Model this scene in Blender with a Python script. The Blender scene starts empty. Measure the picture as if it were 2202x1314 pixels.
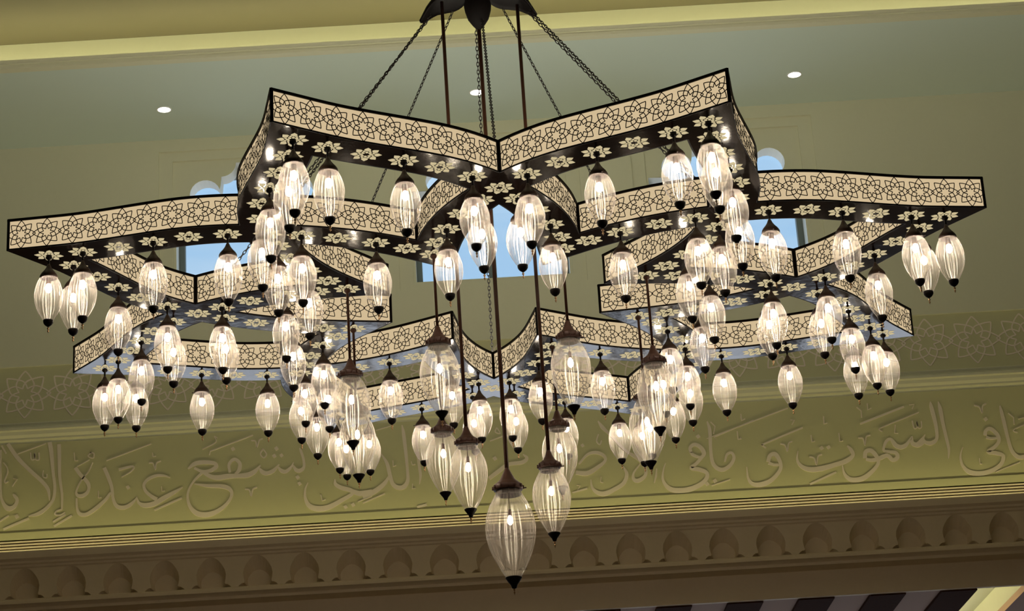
import bpy, math, random
import numpy as np
from mathutils import Vector, Matrix
from mathutils.geometry import tessellate_polygon

SC = bpy.context.scene
COL = SC.collection
R = math.radians

# ------------------------------------------------------------------ camera
F_PX = 4918.901
cam_data = bpy.data.cameras.new('camera')
cam_data.sensor_width = 36.0
cam_data.lens = F_PX / 2202.0 * 36.0
cam_data.shift_x = 112.58 / 2202.0
cam_data.shift_y = -180.31 / 2202.0
cam_data.clip_end = 200
cam = bpy.data.objects.new('camera', cam_data)
COL.objects.link(cam)
_r = Vector((0.99833, 0.02096, -0.05381)); _u = Vector((0.05775, -0.36238, 0.93024)); _f = Vector((0, 0.93179, 0.36299))
_m = Matrix(((_r.x, _u.x, -_f.x), (_r.y, _u.y, -_f.y), (_r.z, _u.z, -_f.z))).to_4x4()
_m.translation = Vector((-0.15028, -10.17256, -3.55602))
cam.matrix_world = _m
SC.camera = cam
# the world's origin is the centre of the chandelier's underside; the floor is 5.2 m below

# ------------------------------------------------------------------ world, exposure
world = bpy.data.worlds.new('sky'); SC.world = world
world.use_nodes = True
nt = world.node_tree; nt.nodes.clear()
wo = nt.nodes.new('ShaderNodeOutputWorld'); bg = nt.nodes.new('ShaderNodeBackground')
tc = nt.nodes.new('ShaderNodeTexCoord'); nz = nt.nodes.new('ShaderNodeTexNoise'); rp = nt.nodes.new('ShaderNodeValToRGB')
nz.inputs['Scale'].default_value = 7.0; nz.inputs['Detail'].default_value = 4.0
mp = nt.nodes.new('ShaderNodeMapping'); mp.inputs['Scale'].default_value = (1, 1, 4)
rp.color_ramp.elements[0].position = 0.45; rp.color_ramp.elements[0].color = (0.42, 0.66, 0.95, 1)
rp.color_ramp.elements[1].position = 0.80; rp.color_ramp.elements[1].color = (0.72, 0.86, 1.0, 1)
nt.links.new(tc.outputs['Generated'], mp.inputs['Vector']); nt.links.new(mp.outputs[0], nz.inputs['Vector'])
nt.links.new(nz.outputs['Fac'], rp.inputs['Fac']); sx = nt.nodes.new('ShaderNodeSeparateXYZ'); nt.links.new(tc.outputs['Generated'], sx.inputs[0])
hz = nt.nodes.new('ShaderNodeMapRange'); hz.inputs['From Min'].default_value = .30; hz.inputs['From Max'].default_value = .05
nt.links.new(sx.outputs['Z'], hz.inputs['Value'])
mh = nt.nodes.new('ShaderNodeMix'); mh.data_type = 'RGBA'; nt.links.new(hz.outputs[0], mh.inputs['Factor'])
nt.links.new(rp.outputs['Color'], mh.inputs['A']); mh.inputs['B'].default_value = (1.7, 1.85, 2.1, 1)
nt.links.new(mh.outputs['Result'], bg.inputs['Color'])
bg.inputs['Strength'].default_value = 1.0
nt.links.new(bg.outputs[0], wo.inputs['Surface'])
SC.view_settings.view_transform = 'Standard'
SC.view_settings.look = 'None'
SC.view_settings.exposure = 0.0
SC.view_settings.gamma = 1.0
SC.view_settings.use_curve_mapping = False
cy = SC.cycles
cy.use_denoising = True
cy.max_bounces = 6; cy.diffuse_bounces = 3; cy.glossy_bounces = 3; cy.transmission_bounces = 4
cy.transparent_max_bounces = 32
cy.sample_clamp_indirect = 2.0; cy.sample_clamp_direct = 0.0
cy.caustics_reflective = False; cy.caustics_refractive = False

BULB = 82.0          # emission of the small bulbs
LID_FILL = 16.5            # unseen glowing lids added to the lattice beams to brighten wall and ceiling
COVE = 30.0            # emission of the cove light strips

# ------------------------------------------------------------------ materials
def mat(name, col, rough=0.6, metal=0.0, spec=0.5, bump=0.0, bscale=40.0, var=0.0, ior=None):
    m = bpy.data.materials.new(name); m.use_nodes = True
    n = m.node_tree; b = n.nodes['Principled BSDF']
    b.inputs['Base Color'].default_value = (*col, 1); b.inputs['Roughness'].default_value = rough
    b.inputs['Metallic'].default_value = metal; b.inputs['Specular IOR Level'].default_value = spec
    if ior: b.inputs['IOR'].default_value = ior
    if bump or var:
        tcn = n.nodes.new('ShaderNodeTexCoord'); no = n.nodes.new('ShaderNodeTexNoise')
        no.inputs['Scale'].default_value = bscale; no.inputs['Detail'].default_value = 4
        n.links.new(tcn.outputs['Object'], no.inputs['Vector'])
        if bump:
            bp = n.nodes.new('ShaderNodeBump'); bp.inputs['Strength'].default_value = bump; bp.inputs['Distance'].default_value = 0.01
            n.links.new(no.outputs['Fac'], bp.inputs['Height']); n.links.new(bp.outputs[0], b.inputs['Normal'])
        if var:
            mx = n.nodes.new('ShaderNodeMix'); mx.data_type = 'RGBA'
            mx.inputs['A'].default_value = (*[c * (1 - var) for c in col], 1); mx.inputs['B'].default_value = (*[min(1, c * (1 + var)) for c in col], 1)
            n.links.new(no.outputs['Fac'], mx.inputs['Factor']); n.links.new(mx.outputs['Result'], b.inputs['Base Color'])
    return m

def emit(name, col, s):
    m = bpy.data.materials.new(name); m.use_nodes = True
    n = m.node_tree; n.nodes.clear()
    o = n.nodes.new('ShaderNodeOutputMaterial'); e = n.nodes.new('ShaderNodeEmission')
    e.inputs['Color'].default_value = (*col, 1); e.inputs['Strength'].default_value = s
    n.links.new(e.outputs[0], o.inputs['Surface'])
    return m

def glass_mat(name, body_base, body_edge, tint, roughness, nf):
    m = bpy.data.materials.new(name); m.use_nodes = True
    n = m.node_tree; n.nodes.clear(); L = n.links.new
    def math_(op, a, b=None, c=None):
        q = n.nodes.new('ShaderNodeMath'); q.operation = op
        for i, v in enumerate((a, b, c)):
            if v is None: continue
            if isinstance(v, (int, float)): q.inputs[i].default_value = v
            else: L(v, q.inputs[i])
        return q.outputs[0]
    o = n.nodes.new('ShaderNodeOutputMaterial')
    tr = n.nodes.new('ShaderNodeBsdfTransparent'); tr.inputs['Color'].default_value = (*tint, 1)
    gl = n.nodes.new('ShaderNodeBsdfGlossy'); gl.inputs['Roughness'].default_value = roughness
    gl.inputs['Color'].default_value = (1, .96, .90, 1)
    tl = n.nodes.new('ShaderNodeBsdfTranslucent'); tl.inputs['Color'].default_value = (1, .92, .84, 1)
    df = n.nodes.new('ShaderNodeBsdfDiffuse'); df.inputs['Color'].default_value = (1, .92, .84, 1)
    body = n.nodes.new('ShaderNodeMixShader'); body.inputs[0].default_value = 0.35
    L(tl.outputs[0], body.inputs[1]); L(df.outputs[0], body.inputs[2])
    lw = n.nodes.new('ShaderNodeLayerWeight'); lw.inputs['Blend'].default_value = 0.5
    edge = math_('POWER', lw.outputs['Facing'], 2.2)
    # pressed flutes: the glass is thicker along each rib
    tc_ = n.nodes.new('ShaderNodeTexCoord'); sp = n.nodes.new('ShaderNodeSeparateXYZ'); L(tc_.outputs['Object'], sp.inputs[0])
    ang = math_('MULTIPLY', math_('ARCTAN2', sp.outputs['Y'], sp.outputs['X']), float(nf))
    rib = math_('POWER', math_('MULTIPLY_ADD', math_('COSINE', ang), .5, .5), 2.0)
    ns = n.nodes.new('ShaderNodeTexNoise'); ns.inputs['Scale'].default_value = 34; L(tc_.outputs['Object'], ns.inputs['Vector'])
    ribm = math_('MULTIPLY_ADD', rib, 1.15, .48)
    ribm = math_('MULTIPLY', ribm, math_('MULTIPLY_ADD', ns.outputs['Fac'], .8, .6))
    fac = math_('MULTIPLY', math_('MULTIPLY_ADD', edge, body_edge, body_base), ribm)
    m1 = n.nodes.new('ShaderNodeMixShader'); L(fac, m1.inputs[0]); L(tr.outputs[0], m1.inputs[1]); L(body.outputs[0], m1.inputs[2])
    gf = math_('MULTIPLY_ADD', edge, .22, .022)
    m2 = n.nodes.new('ShaderNodeMixShader'); L(gf, m2.inputs[0]); L(m1.outputs[0], m2.inputs[1]); L(gl.outputs[0], m2.inputs[2])
    L(m2.outputs[0], o.inputs['Surface'])
    return m

M = {
 'tray': mat('tray_dimmed', (.13, .11, .06), .8),  # low light on the tray ceiling is put into this darker colour
 'wall': mat('painted_plaster', (.66, .645, .46), .75, bump=.05, bscale=30, var=.02),
 'relief': mat('plaster_relief', (.80, .70, .58), .75),
 'band': mat('green_plaster', (.58, .56, .32), .75, bump=.04, bscale=30, var=.02),
 'ceil': mat('ceiling_plaster', (.60, .68, .60), .8, bump=.03, bscale=25),
 'cornice': mat('cornice_plaster', (.86, .73, .55), .75, bump=.05, bscale=40, var=.03),
 'dark_slot': mat('slot_shadow', (.02, .015, .008), .9),
 'reveal': mat('white_reveal', (.82, .84, .80), .6),
 'frame': mat('window_frame_paint', (.14, .17, .16), .5),
 'bronze': mat('dark_bronze', (.007, .003, .002), .11, .0, .5, ior=1.5, bump=.09, bscale=12),
 'bronze_dull': mat('dull_bronze', (.004, .0022, .0016), .55, .0, .12),
 'cap_metal': mat('cap_metal', (.030, .014, .009), .42, .1, .35),
 'canopy_black': mat('canopy_black', (.002, .0012, .001), .6, .0, .05),
 'copper': mat('copper_rod', (.045, .016, .008), .42, .2, .3),
 'brass': mat('brass_bead', (.42, .25, .12), .3, .9, .5),
 'socket': mat('lamp_socket', (.075, .034, .025), .45, .1, .4),
 'floor': mat('stone_floor', (.48, .36, .24), .45, var=.15, bscale=3),
 'dwall': mat('lower_wall', (.26, .22, .15), .8),
 'lowceil': mat('lower_ceiling_paint', (.44, .27, .18), .8),
 'slat': mat('dark_wood', (.055, .020, .010), .9, spec=.03, bump=.1, bscale=60, var=.25),
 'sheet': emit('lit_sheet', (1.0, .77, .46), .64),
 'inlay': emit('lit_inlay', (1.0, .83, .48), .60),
 'lid_fill': emit('added_lid_glow', (1.0, .95, .78), LID_FILL),
 'bulb': emit('bulb_glow', (1.0, .86, .69), BULB),
 'bulb_big': emit('bulb_glow_large', (1.0, .85, .66), BULB),
 'cove': emit('cove_led', (1.0, .94, .56), COVE),
 'trough': emit('trough_led', (1.0, .92, .46), 9.5),
 'down': emit('downlight_glow', (1.0, .93, .78), 9.0),
 'glass_s': glass_mat('fluted_glass', .078, .30, (.90, .89, .87), .2, 26),
 'glass_l': glass_mat('fluted_glass_clear', .095, .32, (.93, .92, .89), .2, 30),
}
pane = bpy.data.materials.new('window_glass'); pane.use_nodes = True
_n = pane.node_tree; _n.nodes.clear()
_o = _n.nodes.new('ShaderNodeOutputMaterial'); _t = _n.nodes.new('ShaderNodeBsdfTransparent'); _g = _n.nodes.new('ShaderNodeBsdfGlossy')
_t.inputs[0].default_value = (.96, .98, .98, 1); _g.inputs['Roughness'].default_value = .02
_x = _n.nodes.new('ShaderNodeMixShader'); _x.inputs[0].default_value = .05
_n.links.new(_t.outputs[0], _x.inputs[1]); _n.links.new(_g.outputs[0], _x.inputs[2]); _n.links.new(_x.outputs[0], _o.inputs['Surface'])

# ------------------------------------------------------------------ mesh helpers
class MB:
    def __init__(s): s.v = []; s.f = []; s.m = []
    def add(s, vs, fs, mi=0):
        k = len(s.v); s.v.extend([tuple(q) for q in vs]); s.f.extend([tuple(i + k for i in f) for f in fs]); s.m.extend([mi] * len(fs))
    def box(s, x0, x1, y0, y1, z0, z1, mi=0):
        s.add([(x0,y0,z0),(x1,y0,z0),(x1,y1,z0),(x0,y1,z0),(x0,y0,z1),(x1,y0,z1),(x1,y1,z1),(x0,y1,z1)],
              [(0,3,2,1),(4,5,6,7),(0,1,5,4),(1,2,6,5),(2,3,7,6),(3,0,4,7)], mi)
    def lathe(s, prof, n=16, c=(0, 0, 0), flute=0.0, nf=0, mi=0, cap=True):
        k = len(s.v); rows = []
        for (r, z) in prof:
            row = []
            for i in range(n):
                a = 2 * math.pi * i / n
                rr = r * (1 - (flute * (1 - abs(math.cos(nf * a / 2))) if nf else 0))
                row.append((c[0] + rr * math.cos(a), c[1] + rr * math.sin(a), c[2] + z))
            rows.append(row)
        vs = [q for row in rows for q in row]; fs = []
        for j in range(len(prof) - 1):
            for i in range(n):
                fs.append((j*n+i, j*n+(i+1) % n, (j+1)*n+(i+1) % n, (j+1)*n+i))
        if cap:
            fs.append(tuple(range(n))[::-1]); fs.append(tuple((len(prof)-1)*n + i for i in range(n)))
        s.add(vs, fs, mi)
    def tube(s, pts, r, n=6, closed=False, mi=0):
        pts = [Vector(p) for p in pts]; m = len(pts); rings = []
        prev = None
        for i, p in enumerate(pts):
            if closed: t = pts[(i+1) % m] - pts[i-1]
            else: t = pts[min(i+1, m-1)] - pts[max(i-1, 0)]
            t.normalize()
            a = Vector((0,0,1)) if prev is None and abs(t.z) < .9 else (Vector((1,0,0)) if prev is None else prev)
            x = (a - t * a.dot(t)).normalized(); y = t.cross(x); prev = x
            rings.append([p + (x*math.cos(2*math.pi*k/n) + y*math.sin(2*math.pi*k/n))*r for k in range(n)])
        vs = [q for g in rings for q in g]; fs = []
        for j in range(m if closed else m-1):
            for k in range(n):
                j2 = (j+1) % m
                fs.append((j*n+k, j*n+(k+1) % n, j2*n+(k+1) % n, j2*n+k))
        if not closed: fs.append(tuple(range(n))[::-1]); fs.append(tuple((m-1)*n+k for k in range(n)))
        s.add(vs, fs, mi)
    def mesh(s, name, mats, smooth=False):
        me = bpy.data.meshes.new(name); me.from_pydata(s.v, [], s.f)
        for m_ in (mats if isinstance(mats, (list, tuple)) else [mats]): me.materials.append(m_)
        me.polygons.foreach_set('material_index', s.m)
        if smooth: me.polygons.foreach_set('use_smooth', [True] * len(me.polygons))
        me.update(); return me

def obj(name, me, parent=None, loc=None):
    o = bpy.data.objects.new(name, me); COL.objects.link(o)
    if parent: o.parent = parent
    if loc: o.location = loc
    return o
def empty(name, loc=(0, 0, 0), parent=None):
    o = bpy.data.objects.new(name, None); COL.objects.link(o); o.location = loc; o.empty_display_size = .05
    if parent: o.parent = parent
    return o
def tag(o, label=None, cat=None, group=None, kind=None):
    if label: o['label'] = label
    if cat: o['category'] = cat
    if group: o['group'] = group
    if kind: o['kind'] = kind
    return o
def copy_tree(o, parent=None):
    c = o.copy(); COL.objects.link(c)
    if parent: c.parent = parent
    for ch in list(o.children): copy_tree(ch, c)
    return c
def catmull(P, n=6):
    P = [np.array(q, float) for q in P]
    if len(P) < 3: return [tuple(q) for q in P]
    Q = [2*P[0]-P[1]] + P + [2*P[-1]-P[-2]]; out = []
    for i in range(1, len(Q)-2):
        a, b, c, d = Q[i-1:i+3]
        for k in range(n):
            t = k/n; out.append(.5*((2*b)+(c-a)*t+(2*a-5*b+4*c-d)*t*t+(3*b-a-3*c+d)*t**3))
    out.append(Q[-2]); return [tuple(q) for q in out]

# the eight-petalled motif shared by the lattice, the frieze (unit radius polylines)
def motif_lines(sub=4):
    petal = [(0, 1.0), (.14, .835), (.262, .632), (.325, .50), (.345, .40), (.315, .26), (.231, .096)]
    pts = catmull(petal, sub) if sub > 1 else petal
    pts = [petal[0]] + list(pts)[1:]
    L = []
    for k in range(8):
        a = k*math.pi/4; c, s_ = math.cos(a), math.sin(a)
        for sg in (1, -1): L.append([(sg*x*c - y*s_, sg*x*s_ + y*c) for (x, y) in pts])
    return L
def ribbon(mb, pts2, w, fmap, d0, d1, mi=0):
    """raised strip along 2-D polyline pts2 (optionally with width per point); fmap(s, t, d) gives 3-D points"""
    P = [np.array(q[:2], float) for q in pts2]; n = len(P); vs = []
    for i in range(n):
        t = P[min(i+1, n-1)] - P[max(i-1, 0)]; l = np.hypot(*t); t = t/(l if l > 1e-9 else 1); nn = np.array((-t[1], t[0]))
        ww = (pts2[i][2] if len(pts2[i]) > 2 else w)/2
        a, b = P[i]+nn*ww, P[i]-nn*ww
        vs += [fmap(a[0], a[1], d0), fmap(a[0], a[1], d1), fmap(b[0], b[1], d1), fmap(b[0], b[1], d0)]
    fs = []
    for i in range(n-1):
        k = 4*i
        for q in range(3): fs.append((k+q, k+q+1, k+5+q, k+4+q))
    fs += [(0, 3, 2, 1), (4*(n-1), 4*(n-1)+1, 4*(n-1)+2, 4*(n-1)+3)]
    mb.add(vs, fs, mi)

# ------------------------------------------------------------------ room shell
YW = 6.0                     # plane of the upper wall
def struct(name, mb, mats, parent=None, smooth=False):
    o = obj(name, mb.mesh(name, mats, smooth), parent)
    if not parent: o['kind'] = 'structure'
    return o
WX = [-1.73, .08, 1.89]      # window centres
ZC = 3.56                    # height of the flat ceiling band
# upper wall with three openings
mb = MB(); HWW, WZ0, WZ1 = .705, 2.217, 3.46
xs = [-7.5] + [q for c in WX for q in (c-HWW, c+HWW)] + [7.5]
for i in range(0, len(xs), 2): mb.box(xs[i], xs[i+1], YW, YW+.32, 1.79, ZC)
for c in WX: mb.box(c-HWW, c+HWW, YW, YW+.32, 1.79, WZ0); mb.box(c-HWW, c+HWW, YW, YW+.32, WZ1, ZC)
# frieze band, moulding, calligraphy band (bands step back by 2 and 5 cm)
wall = struct('wall_back', mb, M['wall'])
mb = MB(); mb.box(-7.5, 7.5, YW+.02, YW+.32, 1.34, 1.79); mb.box(-7.5, 7.5, YW+.05, YW+.32, .487, 1.21)
struct('band_panel', mb, M['band'], wall)
mb = MB()
prof = [(6.03, 1.362), (6.005, 1.358), (6.0, 1.35), (6.02, 1.335), (5.985, 1.328), (5.965, 1.31), (5.965, 1.292), (5.99, 1.285), (5.995, 1.262), (6.02, 1.245), (6.02, 1.232), (6.05, 1.225), (6.06, 1.205), (6.12, 1.2), (6.12, 1.362)]
def extrude_x(mb, prof, x0, x1, mi=0):
    n = len(prof); vs = [(x0, y, z) for y, z in prof] + [(x1, y, z) for y, z in prof]
    fs = [(i, (i+1) % n, n+(i+1) % n, n+i) for i in range(n)] + [tuple(range(n))[::-1], tuple(range(n, 2*n))]
    mb.add(vs, fs, mi)
extrude_x(mb, prof, -7.5, 7.5)
tm = struct('trim_1', mb, M['wall'])
# frieze relief: interlaced star flowers
mb = MB(); lines = motif_lines(2)
for k in range(-10, 33):
    cx_ = 3.961 - .3524*k
    if abs(cx_) > 7.2: continue
    for li, L in enumerate(lines):
        ribbon(mb, [(cx_ + q[0]*.192, 1.578 + q[1]*.182) for q in L], .010, lambda s, t, d: (s, d, t), YW+.021, YW+.0145-.0002*li-(.0001 if k % 2 else 0))
struct('star_relief', mb, M['relief'], wall)
# raised calligraphy (stroke, width) in metres on the wall
STROKES = [[(-3.618,1.171,0.012),(-3.612,0.869,0.015),(-3.597,0.781,0.021),(-3.557,0.726,0.037),(-3.512,0.737,0.03),(-3.49,0.782,0.024),(-3.507,0.816,0.024),(-3.523,0.83,0.009)],
[(-3.596,1.075,0.009),(-3.569,1.034,0.009),(-3.565,0.993,0.009),(-3.584,0.941,0.009),(-3.58,0.92,0.009),(-3.558,0.932,0.009)],
[(-3.612,1.204,0.012),(-3.578,1.142,0.012)],
[(-3.522,0.95,0.007),(-3.493,0.942,0.007),(-3.528,0.89,0.007)],
[(-3.566,1.215,0.027),(-3.492,1.103,0.03),(-3.393,0.996,0.027),(-3.307,0.911,0.027),(-3.264,0.848,0.024),(-3.253,0.768,0.007)],
[(-3.493,1.133,0.007),(-3.284,1.202,0.007)],
[(-3.398,1.138,0.009),(-3.391,1.087,0.009),(-3.368,1.089,0.009),(-3.367,1.132,0.009),(-3.36,1.085,0.009),(-3.335,1.083,0.009),(-3.336,1.134,0.009)],
[(-3.302,0.997,0.007),(-3.304,0.951,0.007),(-3.278,0.942,0.007),(-3.275,0.969,0.007)],
[(-3.258,1.21,0.03),(-3.244,1.129,0.03),(-3.23,0.98,0.021),(-3.216,0.865,0.021),(-3.228,0.773,0.021),(-3.279,0.71,0.024),(-3.336,0.673,0.027),(-3.407,0.661,0.006)],
[(-3.189,1.189,0.027),(-3.186,1.118,0.027),(-3.181,0.943,0.021),(-3.163,0.809,0.018),(-3.162,0.696,0.012)],
[(-3.162,0.696,0.011),(-3.201,0.685,0.011),(-3.213,0.663,0.011),(-3.175,0.654,0.011),(-3.139,0.672,0.011)],
[(-3.226,0.607,0.012),(-3.136,0.658,0.012)],
[(-3.219,0.574,0.013),(-3.09,0.646,0.013)],
[(-3.587,0.573,0.015),(-3.401,0.644,0.015)],
[(-3.491,0.663,0.03)],
[(-3.614,0.634,0.011),(-3.55,0.673,0.011)],
[(-3.067,1.004,0.027),(-3.034,0.955,0.027),(-2.975,0.884,0.027),(-2.969,0.831,0.021),(-3.001,0.793,0.027),(-3.046,0.792,0.024),(-3.058,0.829,0.012),(-3.021,0.907,0.009),(-2.969,0.971,0.009),(-2.94,1.036,0.007)],
[(-2.95,1.114,0.009),(-2.973,1.085,0.009),(-2.937,1.07,0.009),(-2.931,1.103,0.009),(-2.957,1.111,0.009)],
[(-3.054,1.013,0.006),(-2.963,1.058,0.006)],
[(-3.078,1.119,0.007),(-3.071,1.058,0.007),(-3.048,1.056,0.007)],
[(-3.056,0.773,0.012),(-3.053,0.703,0.015),(-3.032,0.655,0.027),(-2.981,0.649,0.027),(-2.916,0.688,0.027),(-2.845,0.75,0.023),(-2.806,0.801,0.018)],
[(-2.855,0.991,0.027),(-2.826,0.922,0.027),(-2.8,0.841,0.024),(-2.79,0.76,0.021),(-2.767,0.702,0.027),(-2.722,0.683,0.03),(-2.677,0.694,0.027),(-2.631,0.731,0.015),(-2.615,0.76,0.006)],
[(-2.615,0.75,0.009),(-2.599,0.709,0.021),(-2.554,0.69,0.034),(-2.489,0.699,0.037),(-2.418,0.738,0.034),(-2.346,0.774,0.027),(-2.281,0.81,0.006)],
[(-2.371,0.887,0.007),(-2.416,0.905,0.015),(-2.475,0.908,0.021),(-2.534,0.885,0.021),(-2.563,0.847,0.021),(-2.553,0.799,0.021),(-2.515,0.76,0.024),(-2.469,0.728,0.03)],
[(-2.748,0.971,0.018),(-2.644,0.988,0.015),(-2.657,0.952,0.009),(-2.728,0.913,0.006)],
[(-2.68,0.833,0.027)],
[(-2.839,1.044,0.007),(-2.509,1.152,0.007)],
[(-2.526,1.008,0.009),(-2.497,1.003,0.009),(-2.481,0.955,0.009),(-2.471,1.002,0.009),(-2.438,1.016,0.009)],
[(-2.5,1.084,0.007),(-2.497,1.054,0.007),(-2.474,1.056,0.007)],
[(-2.436,0.826,0.007),(-2.433,0.789,0.007),(-2.411,0.791,0.007)],
[(-2.897,0.82,0.007),(-2.896,0.766,0.007),(-2.874,0.768,0.007)],
[(-2.489,0.65,0.013),(-2.288,0.73,0.013)],
[(-2.239,0.946,0.012),(-2.193,0.98,0.03),(-2.128,0.989,0.03),(-2.05,0.978,0.027),(-2.034,0.95,0.03),(-2.077,0.923,0.027),(-2.135,0.919,0.024),(-2.193,0.95,0.018)],
[(-2.135,0.913,0.021),(-2.194,0.856,0.015),(-2.234,0.792,0.015),(-2.245,0.726,0.018),(-2.223,0.652,0.027),(-2.165,0.602,0.037),(-2.081,0.597,0.037),(-2.003,0.632,0.027),(-1.944,0.688,0.021),(-1.923,0.74,0.023),(-1.943,0.781,0.03),(-2.001,0.801,0.03),(-2.098,0.81,0.024),(-2.195,0.83,0.007)],
[(-2.135,0.919,0.024),(-2.077,0.879,0.03),(-2.019,0.866,0.037),(-1.954,0.872,0.037),(-1.883,0.871,0.03),(-1.805,0.873,0.037),(-1.752,0.897,0.03),(-1.709,0.941,0.007)],
[(-1.716,0.921,0.012),(-1.697,0.89,0.03),(-1.662,0.878,0.03),(-1.616,0.895,0.027),(-1.572,0.94,0.007)],
[(-1.579,0.92,0.012),(-1.557,0.892,0.027),(-1.525,0.883,0.027),(-1.485,0.914,0.018),(-1.466,0.95,0.006)],
[(-1.471,0.927,0.012),(-1.45,0.892,0.027),(-1.421,0.884,0.03),(-1.391,0.909,0.021),(-1.393,0.969,0.018),(-1.41,1.031,0.018),(-1.419,1.055,0.006)],
[(-1.934,0.901,0.018),(-1.939,0.961,0.021),(-1.9,0.998,0.024),(-1.86,0.963,0.027),(-1.869,0.91,0.027),(-1.895,0.885,0.018)],
[(-1.908,1.077,0.028)],
[(-1.589,1.061,0.028)],
[(-1.606,1.005,0.028)],
[(-1.553,1.007,0.026)],
[(-1.439,0.835,0.028)],
[(-1.427,0.787,0.026)],
[(-1.686,1.067,0.009),(-1.707,1.028,0.009),(-1.685,0.997,0.009),(-1.663,1.022,0.009),(-1.687,1.064,0.009)],
[(-1.773,1.133,0.009),(-1.741,1.125,0.009),(-1.732,1.08,0.009),(-1.714,1.13,0.009),(-1.688,1.142,0.009)],
[(-2.082,1.04,0.008),(-2.075,1.07,0.008),(-1.759,1.173,0.008)],
[(-2.133,1.087,0.007),(-2.034,1.135,0.007),(-2.044,1.18,0.007),(-2.021,1.165,0.007)],
[(-1.826,0.768,0.01),(-1.794,0.759,0.01),(-1.782,0.712,0.01),(-1.768,0.764,0.01),(-1.738,0.777,0.01)],
[(-1.365,0.79,0.006),(-1.386,0.742,0.013),(-1.388,0.675,0.021),(-1.358,0.614,0.034),(-1.294,0.59,0.04),(-1.216,0.599,0.037),(-1.131,0.64,0.03),(-1.045,0.688,0.024),(-1.057,0.715,0.03),(-1.127,0.739,0.03),(-1.165,0.768,0.024),(-1.167,0.805,0.006)],
[(-1.051,0.708,0.03),(-0.993,0.685,0.037),(-0.901,0.693,0.037)],
[(-1.274,0.695,0.007),(-1.266,0.648,0.007),(-1.24,0.657,0.007)],
[(-1.097,0.592,0.027)],
[(-1.042,0.605,0.027)],
[(-1.008,0.626,0.007),(-0.902,0.66,0.007)],
[(-0.97,0.66,0.033),(-0.884,0.694,0.037),(-0.811,0.748,0.03),(-0.769,0.804,0.017)],
[(-0.823,0.976,0.006),(-0.783,0.9,0.025),(-0.765,0.811,0.028),(-0.747,0.744,0.028),(-0.709,0.713,0.033),(-0.667,0.718,0.033),(-0.638,0.76,0.027),(-0.636,0.847,0.021),(-0.643,0.995,0.025),(-0.652,1.121,0.025),(-0.66,1.184,0.007)],
[(-0.564,1.16,0.01),(-0.562,1.064,0.023),(-0.549,0.872,0.021),(-0.542,0.798,0.02),(-0.553,0.729,0.006)],
[(-0.739,0.92,0.007),(-0.738,0.875,0.007),(-0.716,0.882,0.007)],
[(-0.605,0.904,0.007),(-0.599,0.878,0.007),(-0.576,0.881,0.007)],
[(-0.602,0.736,0.007),(-0.607,0.7,0.007),(-0.582,0.702,0.007)],
[(-0.972,0.613,0.008),(-0.807,0.675,0.008)],
[(-0.858,1.155,0.006),(-0.735,1.185,0.006)],
[(-0.045,0.743,0.027),(0.029,0.793,0.03),(0.103,0.84,0.027),(0.203,0.849,0.028),(0.241,0.879,0.023),(0.214,0.91,0.008)],
[(-0.021,1.024,0.008),(0.081,1.058,0.008)],
[(0.035,1.124,0.008),(0.022,1.092,0.008),(0.057,1.078,0.008),(0.038,1.12,0.008)],
[(0.007,0.89,0.028)],
[(-0.578,0.56,0.017),(-0.507,0.574,0.017)],
[(0.589,0.75,0.03),(0.673,0.739,0.034),(0.754,0.781,0.027),(0.809,0.824,0.021),(0.802,0.865,0.023),(0.749,0.891,0.024),(0.683,0.879,0.018),(0.617,0.812,0.013)],
[(0.653,0.951,0.024)],
[(0.776,1.028,0.009),(0.759,0.978,0.009),(0.78,0.95,0.009),(0.795,0.979,0.009)],
[(0.78,1.129,0.007),(0.809,1.08,0.027),(0.845,1.037,0.019),(0.881,0.994,0.018),(0.928,0.931,0.019),(0.982,0.874,0.021)],
[(0.938,0.773,0.009),(0.959,0.715,0.026),(0.931,0.65,0.027),(0.863,0.608,0.03),(0.784,0.579,0.035),(0.727,0.596,0.027),(0.698,0.638,0.017),(0.695,0.691,0.006)],
[(0.553,0.6,0.011),(0.664,0.626,0.011)],
[(0.589,0.654,0.006),(0.614,0.649,0.006),(0.593,0.617,0.006)],
[(0.771,0.706,0.007),(0.764,0.667,0.007),(0.783,0.662,0.007)],
[(0.982,0.874,0.018),(1.019,0.852,0.027),(1.067,0.809,0.027),(1.098,0.753,0.024),(1.09,0.694,0.024),(1.036,0.661,0.03),(1.005,0.679,0.024),(1.012,0.725,0.013),(1.065,0.789,0.009)],
[(1.18,0.745,0.007),(1.17,0.689,0.016),(1.153,0.637,0.006)],
[(1.44,0.847,0.024),(1.437,0.887,0.024),(1.472,0.909,0.026),(1.515,0.883,0.03),(1.533,0.834,0.03),(1.502,0.81,0.018),(1.452,0.833,0.024),(1.441,0.853,0.018)],
[(1.533,0.828,0.024),(1.472,0.765,0.024),(1.43,0.734,0.027),(1.493,0.717,0.03),(1.542,0.687,0.027),(1.524,0.635,0.03),(1.456,0.592,0.034),(1.377,0.571,0.038),(1.287,0.576,0.037),(1.238,0.612,0.027),(1.217,0.666,0.018),(1.23,0.739,0.01),(1.248,0.781,0.006)],
[(1.503,0.967,0.028)],
[(1.595,0.627,0.028)],
[(1.535,0.608,0.028)],
[(1.579,1.078,0.009),(1.592,1.006,0.026),(1.585,0.872,0.023),(1.589,0.771,0.026),(1.617,0.723,0.03),(1.661,0.707,0.03),(1.715,0.737,0.026),(1.748,0.788,0.023),(1.737,0.829,0.019),(1.701,0.821,0.018),(1.679,0.766,0.012)],
[(1.634,0.936,0.007),(1.616,0.954,0.007),(1.918,1.067,0.007)],
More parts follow.
